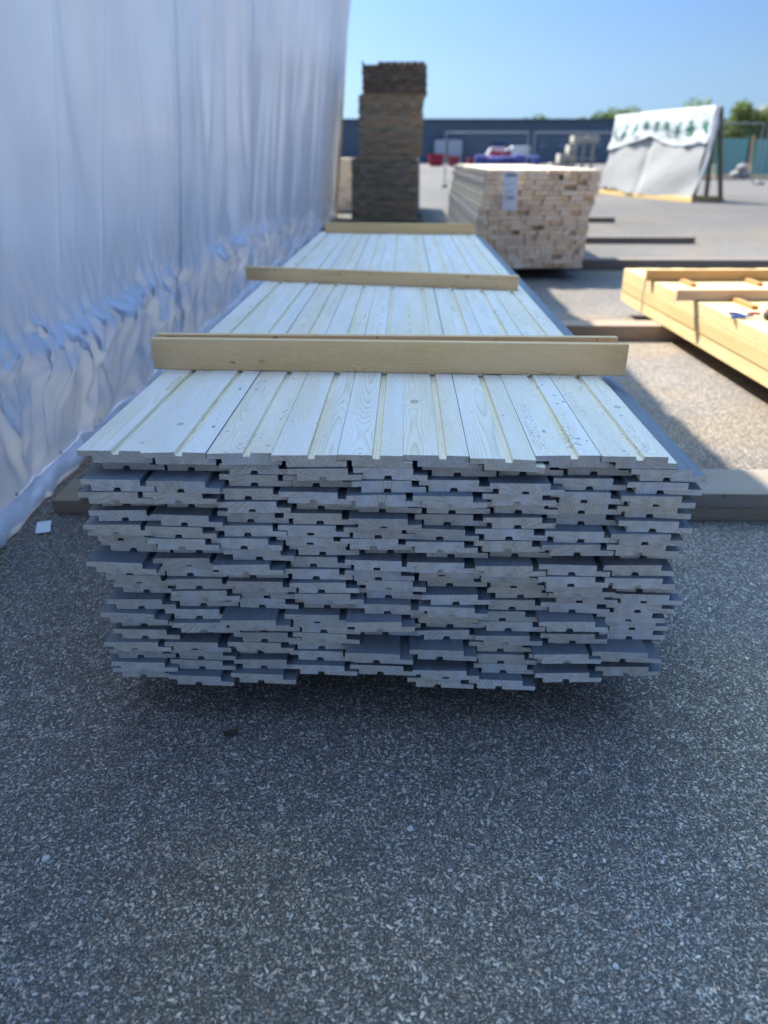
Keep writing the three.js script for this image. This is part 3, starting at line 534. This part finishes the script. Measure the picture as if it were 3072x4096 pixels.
// ------------------------------------------------------------------ racks of glass
{
  const glass = new THREE.MeshPhysicalMaterial({ color: col(0.42, 0.74, 0.68), roughness: 0.12, transmission: 0.55, thickness: 0.02, ior: 1.5, attenuationColor: col(0.3, 0.7, 0.6), attenuationDistance: 0.15 });
  const green = std(col(0.05, 0.22, 0.15), 0.5), wood = std(col(0.5, 0.33, 0.2), 0.8, { map: woodMap });
  const labs = ['green glass rack nearest the sheet-covered rack', 'middle rack of green-blue glass sheets at the right', 'glass rack cut by the right picture edge'];
  [17.6, 19.8, 22.0].forEach((x, k) => {
    const o = thing('glass_rack', labs[k], 'glass rack', [x, 0, -50.3 - k * 0.15], 0.05, 'racks of glass sheets');
    part('base', new RoundedBoxGeometry(2.0, 0.14, 0.9, 2, 0.02), wood, o, [0, 0.0705, 0]);
    for (const s of [-1, 1]) { part('upright', new THREE.BoxGeometry(0.09, 2.25, 0.07), k === 1 ? green : wood, o, [s * 0.93, 1.25, -0.12], [-0.12, 0, 0]); }
    for (let q = 0; q < 3; q++) part('glass_sheet', new THREE.BoxGeometry(1.75 - q * 0.12, 2.0 - q * 0.15, 0.02), glass, o, [0.03 * q, 1.16 - q * 0.07, 0.0 + q * 0.05], [-0.12, 0, 0]);
    part('edge_strip', new THREE.BoxGeometry(0.06, 2.0, 0.03), green, o, [-0.86, 1.15, 0.16], [-0.12, 0, 0]);
  });
  const cr = thing('stone_heap', 'small greyish heap of bags in front of the middle glass rack', 'bags', [19.9, 0, -48.9]);
  for (const [x, y, s] of [[-0.3, 0.22, 0.3], [0.28, 0.22, 0.32], [0, 0.6, 0.28]]) { const g = new THREE.IcosahedronGeometry(s, 3), p = g.attributes.position; for (let i = 0; i < p.count; i++) { const f = 1 + 0.15 * (nz(p.getX(i) * 4, p.getY(i) * 4, 2) - 0.5); p.setXYZ(i, p.getX(i) * f, p.getY(i) * f * 0.8, p.getZ(i) * f); } g.computeVertexNormals(); part('bag', g, std(col(0.34, 0.3, 0.29), 0.9), cr, [x, y, 0]); }
}

// ------------------------------------------------------------------ blue warehouse
{
  const o = thing('warehouse', 'long dark blue corrugated warehouse across the far end of the yard', 'warehouse', [-30, 0, -152.2], 0.026);
  const blue = std(col(0.095, 0.15, 0.215), 0.6), dark = std(col(0.03, 0.07, 0.15), 0.5), Hh = 7.1, panelW = 3.0;
  const rib = new THREE.Shape(); const n = 10; rib.moveTo(0, 0); for (let i = 0; i < n; i++) { const a = i * panelW / n, s = panelW / n; rib.lineTo(a + s * 0.15, 0); rib.lineTo(a + s * 0.25, 0.05); rib.lineTo(a + s * 0.6, 0.05); rib.lineTo(a + s * 0.7, 0); } rib.lineTo(panelW - 0.02, 0); rib.lineTo(panelW - 0.02, -0.2); rib.lineTo(0, -0.2); rib.closePath();
  const pg = new THREE.ExtrudeGeometry(rib, { depth: Hh, bevelEnabled: false }); pg.rotateX(-Math.PI / 2); pg.scale(1, 1, -1);
  { const idx = []; const gg = pg.index ? pg.toNonIndexed() : pg; const p = gg.attributes.position; for (let i = 0; i < p.count; i += 3) idx.push(i, i + 2, i + 1); gg.setIndex(idx); gg.computeVertexNormals(); for (let k = 0; k < 44; k++) part('wall_panel', gg, blue, o, [k * panelW, 0.02, 0]); }
  part('body', new THREE.BoxGeometry(132, Hh - 0.1, 30), dark, o, [66, Hh / 2, -15.3]);
  part('roof', new THREE.BoxGeometry(133, 0.3, 31), dark, o, [66, Hh + 0.15, -15]);
  part('gutter', new THREE.BoxGeometry(133, 0.22, 0.25), std(col(0.08, 0.13, 0.2), 0.5), o, [66, Hh - 0.02, 0.2]);
  const white = std(col(0.45, 0.5, 0.58), 0.5);
  for (const [x0, x1, lab] of [[5.3, 7.35], [7.7, 10.3]]) { const d = part('door', new RoundedBoxGeometry(x1 - x0, 3.9, 0.16, 2, 0.03), white, o, [30 + (x0 + x1) / 2, 2.0, 1.2]); part('door_frame', new THREE.BoxGeometry(x1 - x0 + 0.3, 0.2, 0.3), dark, o, [30 + (x0 + x1) / 2, 4.1, 1.15]); }
  part('door', new RoundedBoxGeometry(2.2, 3.4, 0.14, 2, 0.03), std(col(0.02, 0.06, 0.22), 0.5), o, [47.3, 1.9, 0.3]);
  for (let k = 0; k < 6; k++) { const f = part('window', new THREE.BoxGeometry(1.6, 1.0, 0.1), dark, o, [52 + k * 3.4, 3.0, 0.12]); part('pane', new THREE.BoxGeometry(1.4, 0.8, 0.06), std(col(0.12, 0.2, 0.32), 0.15), f, [0, 0, 0.04]); }
}
// ------------------------------------------------------------------ things at the far end of the yard
{
  const red = std(col(0.42, 0.015, 0.05), 0.5), redD = std(col(0.28, 0.02, 0.05), 0.6);
  const skip = (x, z, w, h, label) => {
    const o = thing('waste_skip', label, 'skip', [x, 0, z], 0, 'red skips before the blue warehouse'), s = new THREE.Shape();
    s.moveTo(-w / 2 + 0.2, 0); s.lineTo(w / 2 - 0.2, 0); s.lineTo(w / 2, h); s.lineTo(-w / 2, h); s.closePath();
    const g = new THREE.ExtrudeGeometry(s, { depth: 1.5, bevelEnabled: true, bevelSize: 0.03, bevelThickness: 0.03, bevelSegments: 1 }); part('body', g, red, o, [0, 0.12, -0.75]);
    part('rim', new THREE.BoxGeometry(w + 0.12, 0.12, 1.66), redD, o, [0, h + 0.12, 0]);
    for (let k = -1; k <= 1; k++) part('rib', new THREE.BoxGeometry(0.1, h * 0.9, 0.08), redD, o, [k * w * 0.3, h / 2 + 0.12, 0.82]);
    part('skid', new THREE.BoxGeometry(w * 0.7, 0.12, 1.4), redD, o, [0, 0.06, 0]);
  };
  skip(4.1, -110, 2.1, 1.35, 'larger red skip at the left, just right of the dark timber column'); skip(6.45, -110, 1.6, 1.1, 'smaller red skip below the white warehouse doors'); skip(8.75, -111, 0.75, 0.9, 'narrow red bin beside the blue covered piles');
  const blueT = [col(0.05, 0.07, 0.33), col(0.07, 0.1, 0.4), col(0.045, 0.05, 0.26)].map(c => std(c, 0.5, { bumpMap: crinkle, bumpScale: 0.05 }));
  const pile = (x, z, w, h, k, label) => {
    const o = thing('covered_pile', label, 'covered pile', [x, 0, z], 0, 'piles under blue sheets');
    const g = new RoundedBoxGeometry(w, h, 1.6, 5, 0.16), p = g.attributes.position; for (let i = 0; i < p.count; i++) p.setY(i, p.getY(i) + (p.getY(i) > 0 ? 0.25 * (nz(p.getX(i) * 1.2 + x, p.getZ(i), 8) - 0.5) : 0)); g.computeVertexNormals();
    part('sheet', g, blueT[k % 3], o, [0, h / 2 + 0.12, 0]); for (const s of [-1, 1]) part('pallet_block', new THREE.BoxGeometry(w * 0.9, 0.12, 0.14), M.bearer[1], o, [0, 0.06, s * 0.6]);
  };
  [[10.3, 1.6, 1.25, 'leftmost blue covered pile beside the narrow red bin'], [12.1, 1.75, 1.0, 'second blue covered pile from the left'], [13.9, 1.7, 1.1, 'third blue covered pile, below the red crates'], [15.7, 1.7, 1.3, 'fourth blue covered pile, below the white truck'], [17.4, 1.5, 1.15, 'rightmost blue covered pile']].forEach(([x, w, h, l], k) => pile(x, -112, w, h, k, l));
  for (const [x, l] of [[13.0, 'left red crate behind the blue covered piles'], [14.5, 'right red crate behind the blue covered piles']]) {
    const o = thing('red_crate', l, 'crate', [x, 0, -119], 0, 'red crates behind the piles');
    for (let j = 0; j < 2; j++) { part('box', new RoundedBoxGeometry(1.35, 0.85, 1.1, 2, 0.05), red, o, [0, 0.45 + j * 0.92, 0]); part('lid', new THREE.BoxGeometry(1.4, 0.07, 1.15), redD, o, [0, 0.9 + j * 0.92, 0]); }
  }
  // white van and white truck
  const paint = std(col(0.75, 0.76, 0.77), 0.35), tyre = std(col(0.02, 0.02, 0.02), 0.8), win = std(col(0.03, 0.04, 0.05), 0.1);
  const vehicle = (name, label, cat, x, z, prof, w, wheels, winProf, turn = 0) => {
    const o = thing(name, label, cat, [x, 0, z], turn), s = new THREE.Shape(prof.map(p => new THREE.Vector2(...p)));
    part('body', new THREE.ExtrudeGeometry(s, { depth: w, bevelEnabled: true, bevelSize: 0.05, bevelThickness: 0.05, bevelSegments: 2 }), paint, o, [0, 0, -w / 2]);
    const ws = new THREE.Shape(winProf.map(p => new THREE.Vector2(...p))); part('window', new THREE.ExtrudeGeometry(ws, { depth: 0.02, bevelEnabled: false }), win, o, [0, 0, w / 2 + 0.05]);
    for (const wx of wheels) for (const sz of [-1, 1]) { const t = part('wheel', new THREE.CylinderGeometry(0.36, 0.36, 0.24, 20).rotateX(Math.PI / 2), tyre, o, [wx, 0.36, sz * (w / 2 - 0.05)]); part('rim', new THREE.CylinderGeometry(0.2, 0.2, 0.26, 14).rotateX(Math.PI / 2), galv, t); }
    part('bumper', new RoundedBoxGeometry(0.14, 0.2, w, 2, 0.04), tyre, o, [prof[0][0] - 0.06, 0.5, 0]);
    return o;
  };
  vehicle('white_van', 'small white van behind the red crates, left of the truck', 'van', 13.0, -122, [[-1.1, 0.4], [1.6, 0.4], [1.6, 2.1], [1.4, 2.35], [-0.2, 2.35], [-0.6, 2.2], [-1.0, 1.5], [-1.15, 1.2]], 1.7, [-0.6, 1.1], [[-0.75, 1.5], [-0.1, 1.5], [-0.1, 2.1], [-0.45, 2.1]]);
  vehicle('white_truck', 'white box truck parked before the blue warehouse wall', 'truck', 16.8, -126, [[-1.9, 0.5], [1.9, 0.5], [1.9, 2.6], [-0.7, 2.6], [-0.75, 2.3], [-1.5, 2.2], [-1.8, 1.6], [-1.9, 1.4]], 2.1, [-1.2, 1.1], [[-1.6, 1.6], [-0.95, 1.6], [-0.95, 2.1], [-1.4, 2.1]]);
  // pale stacks stepping up behind the rack
  const crate = std(col(0.5, 0.47, 0.45), 0.8, { map: woodMap });
  const pal = (x, n, w, label, m = crate) => {
    const o = thing('crate_stack', label, 'crate stack', [x, 0, -45], 0, 'pale crates behind the sheet-covered rack');
    for (let j = 0; j < n; j++) { const b = part('crate', new RoundedBoxGeometry(w, 0.36, 1.0, 2, 0.02), m, o, [rr(-0.03, 0.03), 0.27 + j * 0.44, 0]); part('skid', new THREE.BoxGeometry(w * 0.95, 0.08, 0.9), M.bearer[2], b, [0, -0.22, 0]); }
  };
  pal(8.05, 2, 0.42, 'lowest pale crate stack, first step up towards the rack'); pal(8.5, 3, 0.45, 'pale crate stack forming the second step up towards the rack'); pal(8.98, 4, 0.42, 'pale crate stack forming the third step up towards the rack');
  { const o = thing('crate_stack', 'tallest pale crate stack, two crates bridging open posts right behind the rack', 'crate stack', [9.7, 0, -45.2], 0, 'pale crates behind the sheet-covered rack');
    for (const x of [-0.5, 0, 0.5]) part('post', new RoundedBoxGeometry(0.13, 1.86, 0.13, 2, 0.02), crate, o, [x, 0.931, 0]);
    for (let k = 0; k < 2; k++) part('crate', new RoundedBoxGeometry(0.68, 0.34, 0.9, 2, 0.02), crate, o, [-0.36 + k * 0.72, 2.05, 0]);
    for (const y of [0.5, 1.1]) part('shelf', new THREE.BoxGeometry(1.4, 0.06, 0.8), crate, o, [0, y, 0]); }
  const sack = new THREE.SphereGeometry(0.24, 24, 16); sack.scale(0.95, 1, 0.9); solo('white_sack', sack, std(col(0.75, 0.75, 0.74), 0.8, { bumpMap: crinkle, bumpScale: 0.03 }), 'round white sack beside the lowest pale crate stack', 'sack', [7.75, 0.235, -44.5]);
}
// ------------------------------------------------------------------ trees and the block on the hill
{
  const leaf = [col(0.17, 0.22, 0.04), col(0.12, 0.17, 0.035), col(0.21, 0.26, 0.05)];
  const leafM = new THREE.MeshPhysicalMaterial({ color: col(1, 1, 1), vertexColors: true, roughness: 0.9, transmission: 0.3, thickness: 0, side: THREE.DoubleSide }), bark = std(col(0.12, 0.09, 0.06), 0.95);
  const crown = (seed, w, h) => {
    const r = rng(seed), P = [], C = [], lobes = []; for (let k = 0; k < 11; k++) { const a = r() * 6.283, q = Math.sqrt(r()); lobes.push([Math.cos(a) * q * w * 0.36, (r() - 0.4) * h * 0.7, Math.sin(a) * q * w * 0.36, (0.2 + 0.16 * r()) * w, 0.6 + 0.7 * r()]); }
    for (let k = 0; k < 3200; k++) {
      const L = lobes[Math.floor(r() * lobes.length)], th = r() * 6.283, cz = 2 * r() - 1, rad = L[3] * Math.pow(r(), 0.3), s = Math.sqrt(1 - cz * cz);
      const c = new THREE.Vector3(L[0] + s * Math.cos(th) * rad, L[1] + cz * rad * 0.85, L[2] + s * Math.sin(th) * rad), sz = 0.14 + 0.16 * r();
      const a = new THREE.Vector3(r() - 0.5, r() - 0.5, r() - 0.5).normalize().multiplyScalar(sz), b = new THREE.Vector3(r() - 0.5, r() - 0.5, r() - 0.5).normalize().multiplyScalar(sz);
      const t = leaf[Math.floor(r() * 3)], v = L[4] * (0.7 + 0.6 * r());
      for (const p of [c.clone().sub(a), c.clone().add(b), c.clone().add(a)]) { P.push(p.x, p.y, p.z); C.push(t.r * v, t.g * v, t.b * v); }
    }
    const g = new THREE.BufferGeometry(); g.setAttribute('position', new THREE.Float32BufferAttribute(P, 3)); g.setAttribute('color', new THREE.Float32BufferAttribute(C, 3)); g.computeVertexNormals(); return g;
  };
  const crowns = [0, 1, 2, 3].map(k => crown(50 + k, 5, 4.6)), trunk = new THREE.CylinderGeometry(0.09, 0.2, 3, 8), limb = new THREE.CylinderGeometry(0.04, 0.09, 1.8, 6);
  let q = 0;
  const tree = (x, y, z, s, label, group) => {
    const o = thing('tree', label, 'tree', [x, y, z], q * 1.7, group); o.scale.setScalar(s);
    part('trunk', trunk, bark, o, [0, 1.5, 0]); for (const a of [0.5, -0.6]) part('limb', limb, bark, o, [a * 0.9, 3.2, a * 0.4], [0, 0, -a]); part('crown', crowns[q++ % 4], leafM, o, [0, 4.4, 0]);
  };
  const near = ['bright green tree right behind the top of the sheet-covered rack', 'bright green tree just right of the sheet-covered rack', 'green tree above the middle glass rack', 'green tree at the right picture edge, above the glass', 'green tree beyond the right picture edge'];
  [[28.3, -80, 0.82], [30.9, -79, 0.84], [33.2, -80, 0.8], [35.6, -79, 0.86], [38.5, -80, 0.84]].forEach(([x, z, s], k) => tree(x, 0, z, s, near[k], 'trees behind the glass racks'));
  const base = 'tree top showing over the warehouse roof';
  [[22, 1.1, 'leftmost'], [27, 1.15, 'second'], [30.5, 1.2, 'third'], [36.5, 1.1, 'fourth'], [40, 1.22, 'fifth'], [44, 1.28, 'sixth'], [48, 1.36, 'seventh'], [52, 1.4, 'eighth']].forEach(([x, s, w]) => tree(x, 0.9 * s, -198, s, `${w} ${base}, counted from the left`, 'trees behind the warehouse'));
  const o = thing('apartment_block', 'pale apartment block on the hill at the upper right edge', 'apartment block', [110.5, 8.6, -252]);
  const wall = std(col(0.6, 0.58, 0.55), 0.8), grey = std(col(0.3, 0.31, 0.33), 0.7), gl = std(col(0.05, 0.06, 0.08), 0.15);
  part('wall', new THREE.BoxGeometry(10, 6.2, 10), wall, o, [1, 3.1, 0]); part('wall', new THREE.BoxGeometry(6, 4.6, 9), wall, o, [-3.5, 2.3, 1.2]); part('stair_tower', new THREE.BoxGeometry(1.8, 8.2, 4), std(col(0.75, 0.74, 0.72), 0.8), o, [1.4, 4.1, 3.4]);
  part('roof', new THREE.BoxGeometry(10.6, 0.3, 10.6), grey, o, [1, 6.36, 0]); part('roof', new THREE.BoxGeometry(6.4, 0.3, 9.4), grey, o, [-3.5, 4.76, 1.25]);
  for (let f = 0; f < 2; f++) for (const x of [-1.6, -0.3, 3.2, 4.9]) { const w = part('window', new THREE.BoxGeometry(0.9, 1.2, 0.2), grey, o, [x, 1.6 + f * 2.6, x < -0.5 ? 5.7 : 5.05]); part('pane', new THREE.BoxGeometry(0.74, 1.04, 0.06), gl, w, [0, 0, 0.09]); }
  for (let f = 0; f < 2; f++) part('balcony', new THREE.BoxGeometry(2.6, 0.9, 1.2), grey, o, [-4.2, 1.0 + f * 2.0, 6.2]);
}

// ------------------------------------------------------------------ small things on the asphalt
{
  const cg = new THREE.BoxGeometry(0.048, 0.0016, 0.095, 3, 1, 6), cp = cg.attributes.position; for (let i = 0; i < cp.count; i++) cp.setY(i, cp.getY(i) + 0.006 + 0.004 * Math.cos(cp.getZ(i) * 30)); cg.computeVertexNormals();
  const ct = texture(64, 128, (i, j, o) => { let v = 0.85; if (j > 96 && j < 104 && i > 14 && i < 52 && hash2(i >> 1, j >> 2, 3) > 0.4) v = 0.5; if (Math.abs(j - 52 - 6 * Math.sin(i / 9)) < 1.4 && i > 18 && i < 46) v = 0.55; o[0] = o[1] = o[2] = v; }, true, { repeat: false });
  solo('paper_card', cg, std(col(0.95, 0.97, 1), 0.6, { map: ct }), 'small white paper card lying on the asphalt beside the tarpaulin hem', 'paper', [-1.288, 0, -2.35], [0, 0.37, 0]);
  const pebble = (s, sd) => { const g = new THREE.IcosahedronGeometry(s, 2), p = g.attributes.position; for (let i = 0; i < p.count; i++) { const f = 0.8 + 0.45 * nz(p.getX(i) / s + sd, p.getY(i) / s + p.getZ(i) / s, 9); p.setXYZ(i, p.getX(i) * f, p.getY(i) * f * 0.62, p.getZ(i) * f * 0.8); } g.computeVertexNormals(); return g; };
  solo('pebble', pebble(0.011, 4), std(col(0.75, 0.74, 0.7), 0.6), 'white pebble on the asphalt at the left side of the cladding stack', 'pebble', [-0.757, 0.005, -1.82]);
  [[0.024, -1.058, 0.007, 'small white pebble on the open asphalt in front of the stack'], [-0.67, -0.97, 0.008, 'white pebble on the asphalt at the left picture edge'], [0.363, -0.789, 0.006, 'pale pebble on the asphalt at the lower right']].forEach(([x, z, s, l], k) => solo('pebble', pebble(s, 9 + k * 5), std(col(0.62, 0.6, 0.56), 0.7), l, 'pebble', [x, s * 0.35, z], [0, k, 0]));
  { const lg = new THREE.PlaneGeometry(0.034, 0.02, 10, 6), lp = lg.attributes.position; for (let i = 0; i < lp.count; i++) { const u = lp.getX(i) / 0.017, v = lp.getY(i) / 0.01; lp.setXYZ(i, lp.getX(i), 0.004 + 0.006 * v * v + 0.003 * u * u, lp.getY(i) * Math.sqrt(Math.max(0.02, 1 - u * u)) * (1 + 0.15 * Math.sin(u * 9))); } lg.computeVertexNormals();
    solo('dry_leaf', lg, std(col(0.09, 0.055, 0.03), 0.9, { side: THREE.DoubleSide }), 'curled brown dry leaf on the asphalt just in front of the stack', 'leaf', [-0.388, 0.001, -1.312], [0, 0.5, 0]); }
  // loose and half-embedded chips
  const r = rng(99), n = 7000, geo = new THREE.IcosahedronGeometry(1, 0); { const p = geo.attributes.position; for (let i = 0; i < p.count; i++) { const k = 0.75 + 0.5 * hash2(Math.round(p.getX(i) * 10) + 50, Math.round(p.getY(i) * 10) + 50 + Math.round(p.getZ(i) * 10) * 3, 5); p.setXYZ(i, p.getX(i) * k, p.getY(i) * k, p.getZ(i) * k); } geo.computeVertexNormals(); }
  const im = new THREE.InstancedMesh(geo, M.stone, n); im.name = 'grit'; im.castShadow = im.receiveShadow = true;
  const m = new THREE.Matrix4(), qt = new THREE.Quaternion(), e = new THREE.Euler(), c = new THREE.Color();
  for (let k = 0; k < n; k++) {
    const z = -0.25 - 2.9 * Math.pow(r(), 1.15), x = rr(-1.45, 1.75, r), s = 0.0012 + 0.0024 * Math.pow(r(), 2.2); e.set(r() * 0.5, r() * 6.28, r() * 0.5); qt.setFromEuler(e);
    m.compose(new THREE.Vector3(x, s * 0.12, z), qt, new THREE.Vector3(s * rr(0.9, 1.7, r), s * 0.5, s)); im.setMatrixAt(k, m);
    const v = 0.13 + 0.32 * r() * r(), w = r(); im.setColorAt(k, c.setRGB(v * (w > 0.92 ? 1.25 : 1), v, v * (w > 0.92 ? 0.82 : 1.02)));
  }
  tag(im, 'pale grit and stone chips scattered on the asphalt', 'grit', null, 'stuff'); scene.add(im);
  const sg = new THREE.BoxGeometry(1, 0.0018, 0.0028), st = new THREE.InstancedMesh(sg, std(col(0.5, 0.4, 0.22), 0.9), 150); st.name = 'straw'; st.castShadow = st.receiveShadow = true;
  for (let k = 0; k < 150; k++) {
    const z = -1.9 - 3.2 * r(), near = r() < 0.8; const x = near ? wallX(z) + 0.06 + 0.12 * r() * r() : rr(-1.3, 1.3, r), zz = near ? z : rr(-0.5, -2.4, r); e.set(0, r() * 6.28, rr(-0.06, 0.06, r)); qt.setFromEuler(e);
    m.compose(new THREE.Vector3(x, 0.004 + 0.004 * r(), zz), qt, new THREE.Vector3(near ? 0.015 + 0.05 * r() : 0.006 + 0.016 * r(), 1, 1)); st.setMatrixAt(k, m);
  }
  tag(st, 'dry straw bits along the foot of the tarpaulin', 'straw', null, 'stuff'); scene.add(st);
}

// ------------------------------------------------------------------ render
const renderer = new THREE.WebGLRenderer({ antialias: true });
renderer.setSize(768, 1024);
renderer.toneMapping = THREE.LinearToneMapping; renderer.toneMappingExposure = EXPOSURE;
renderer.shadowMap.enabled = true;
renderer.render(scene, camera);
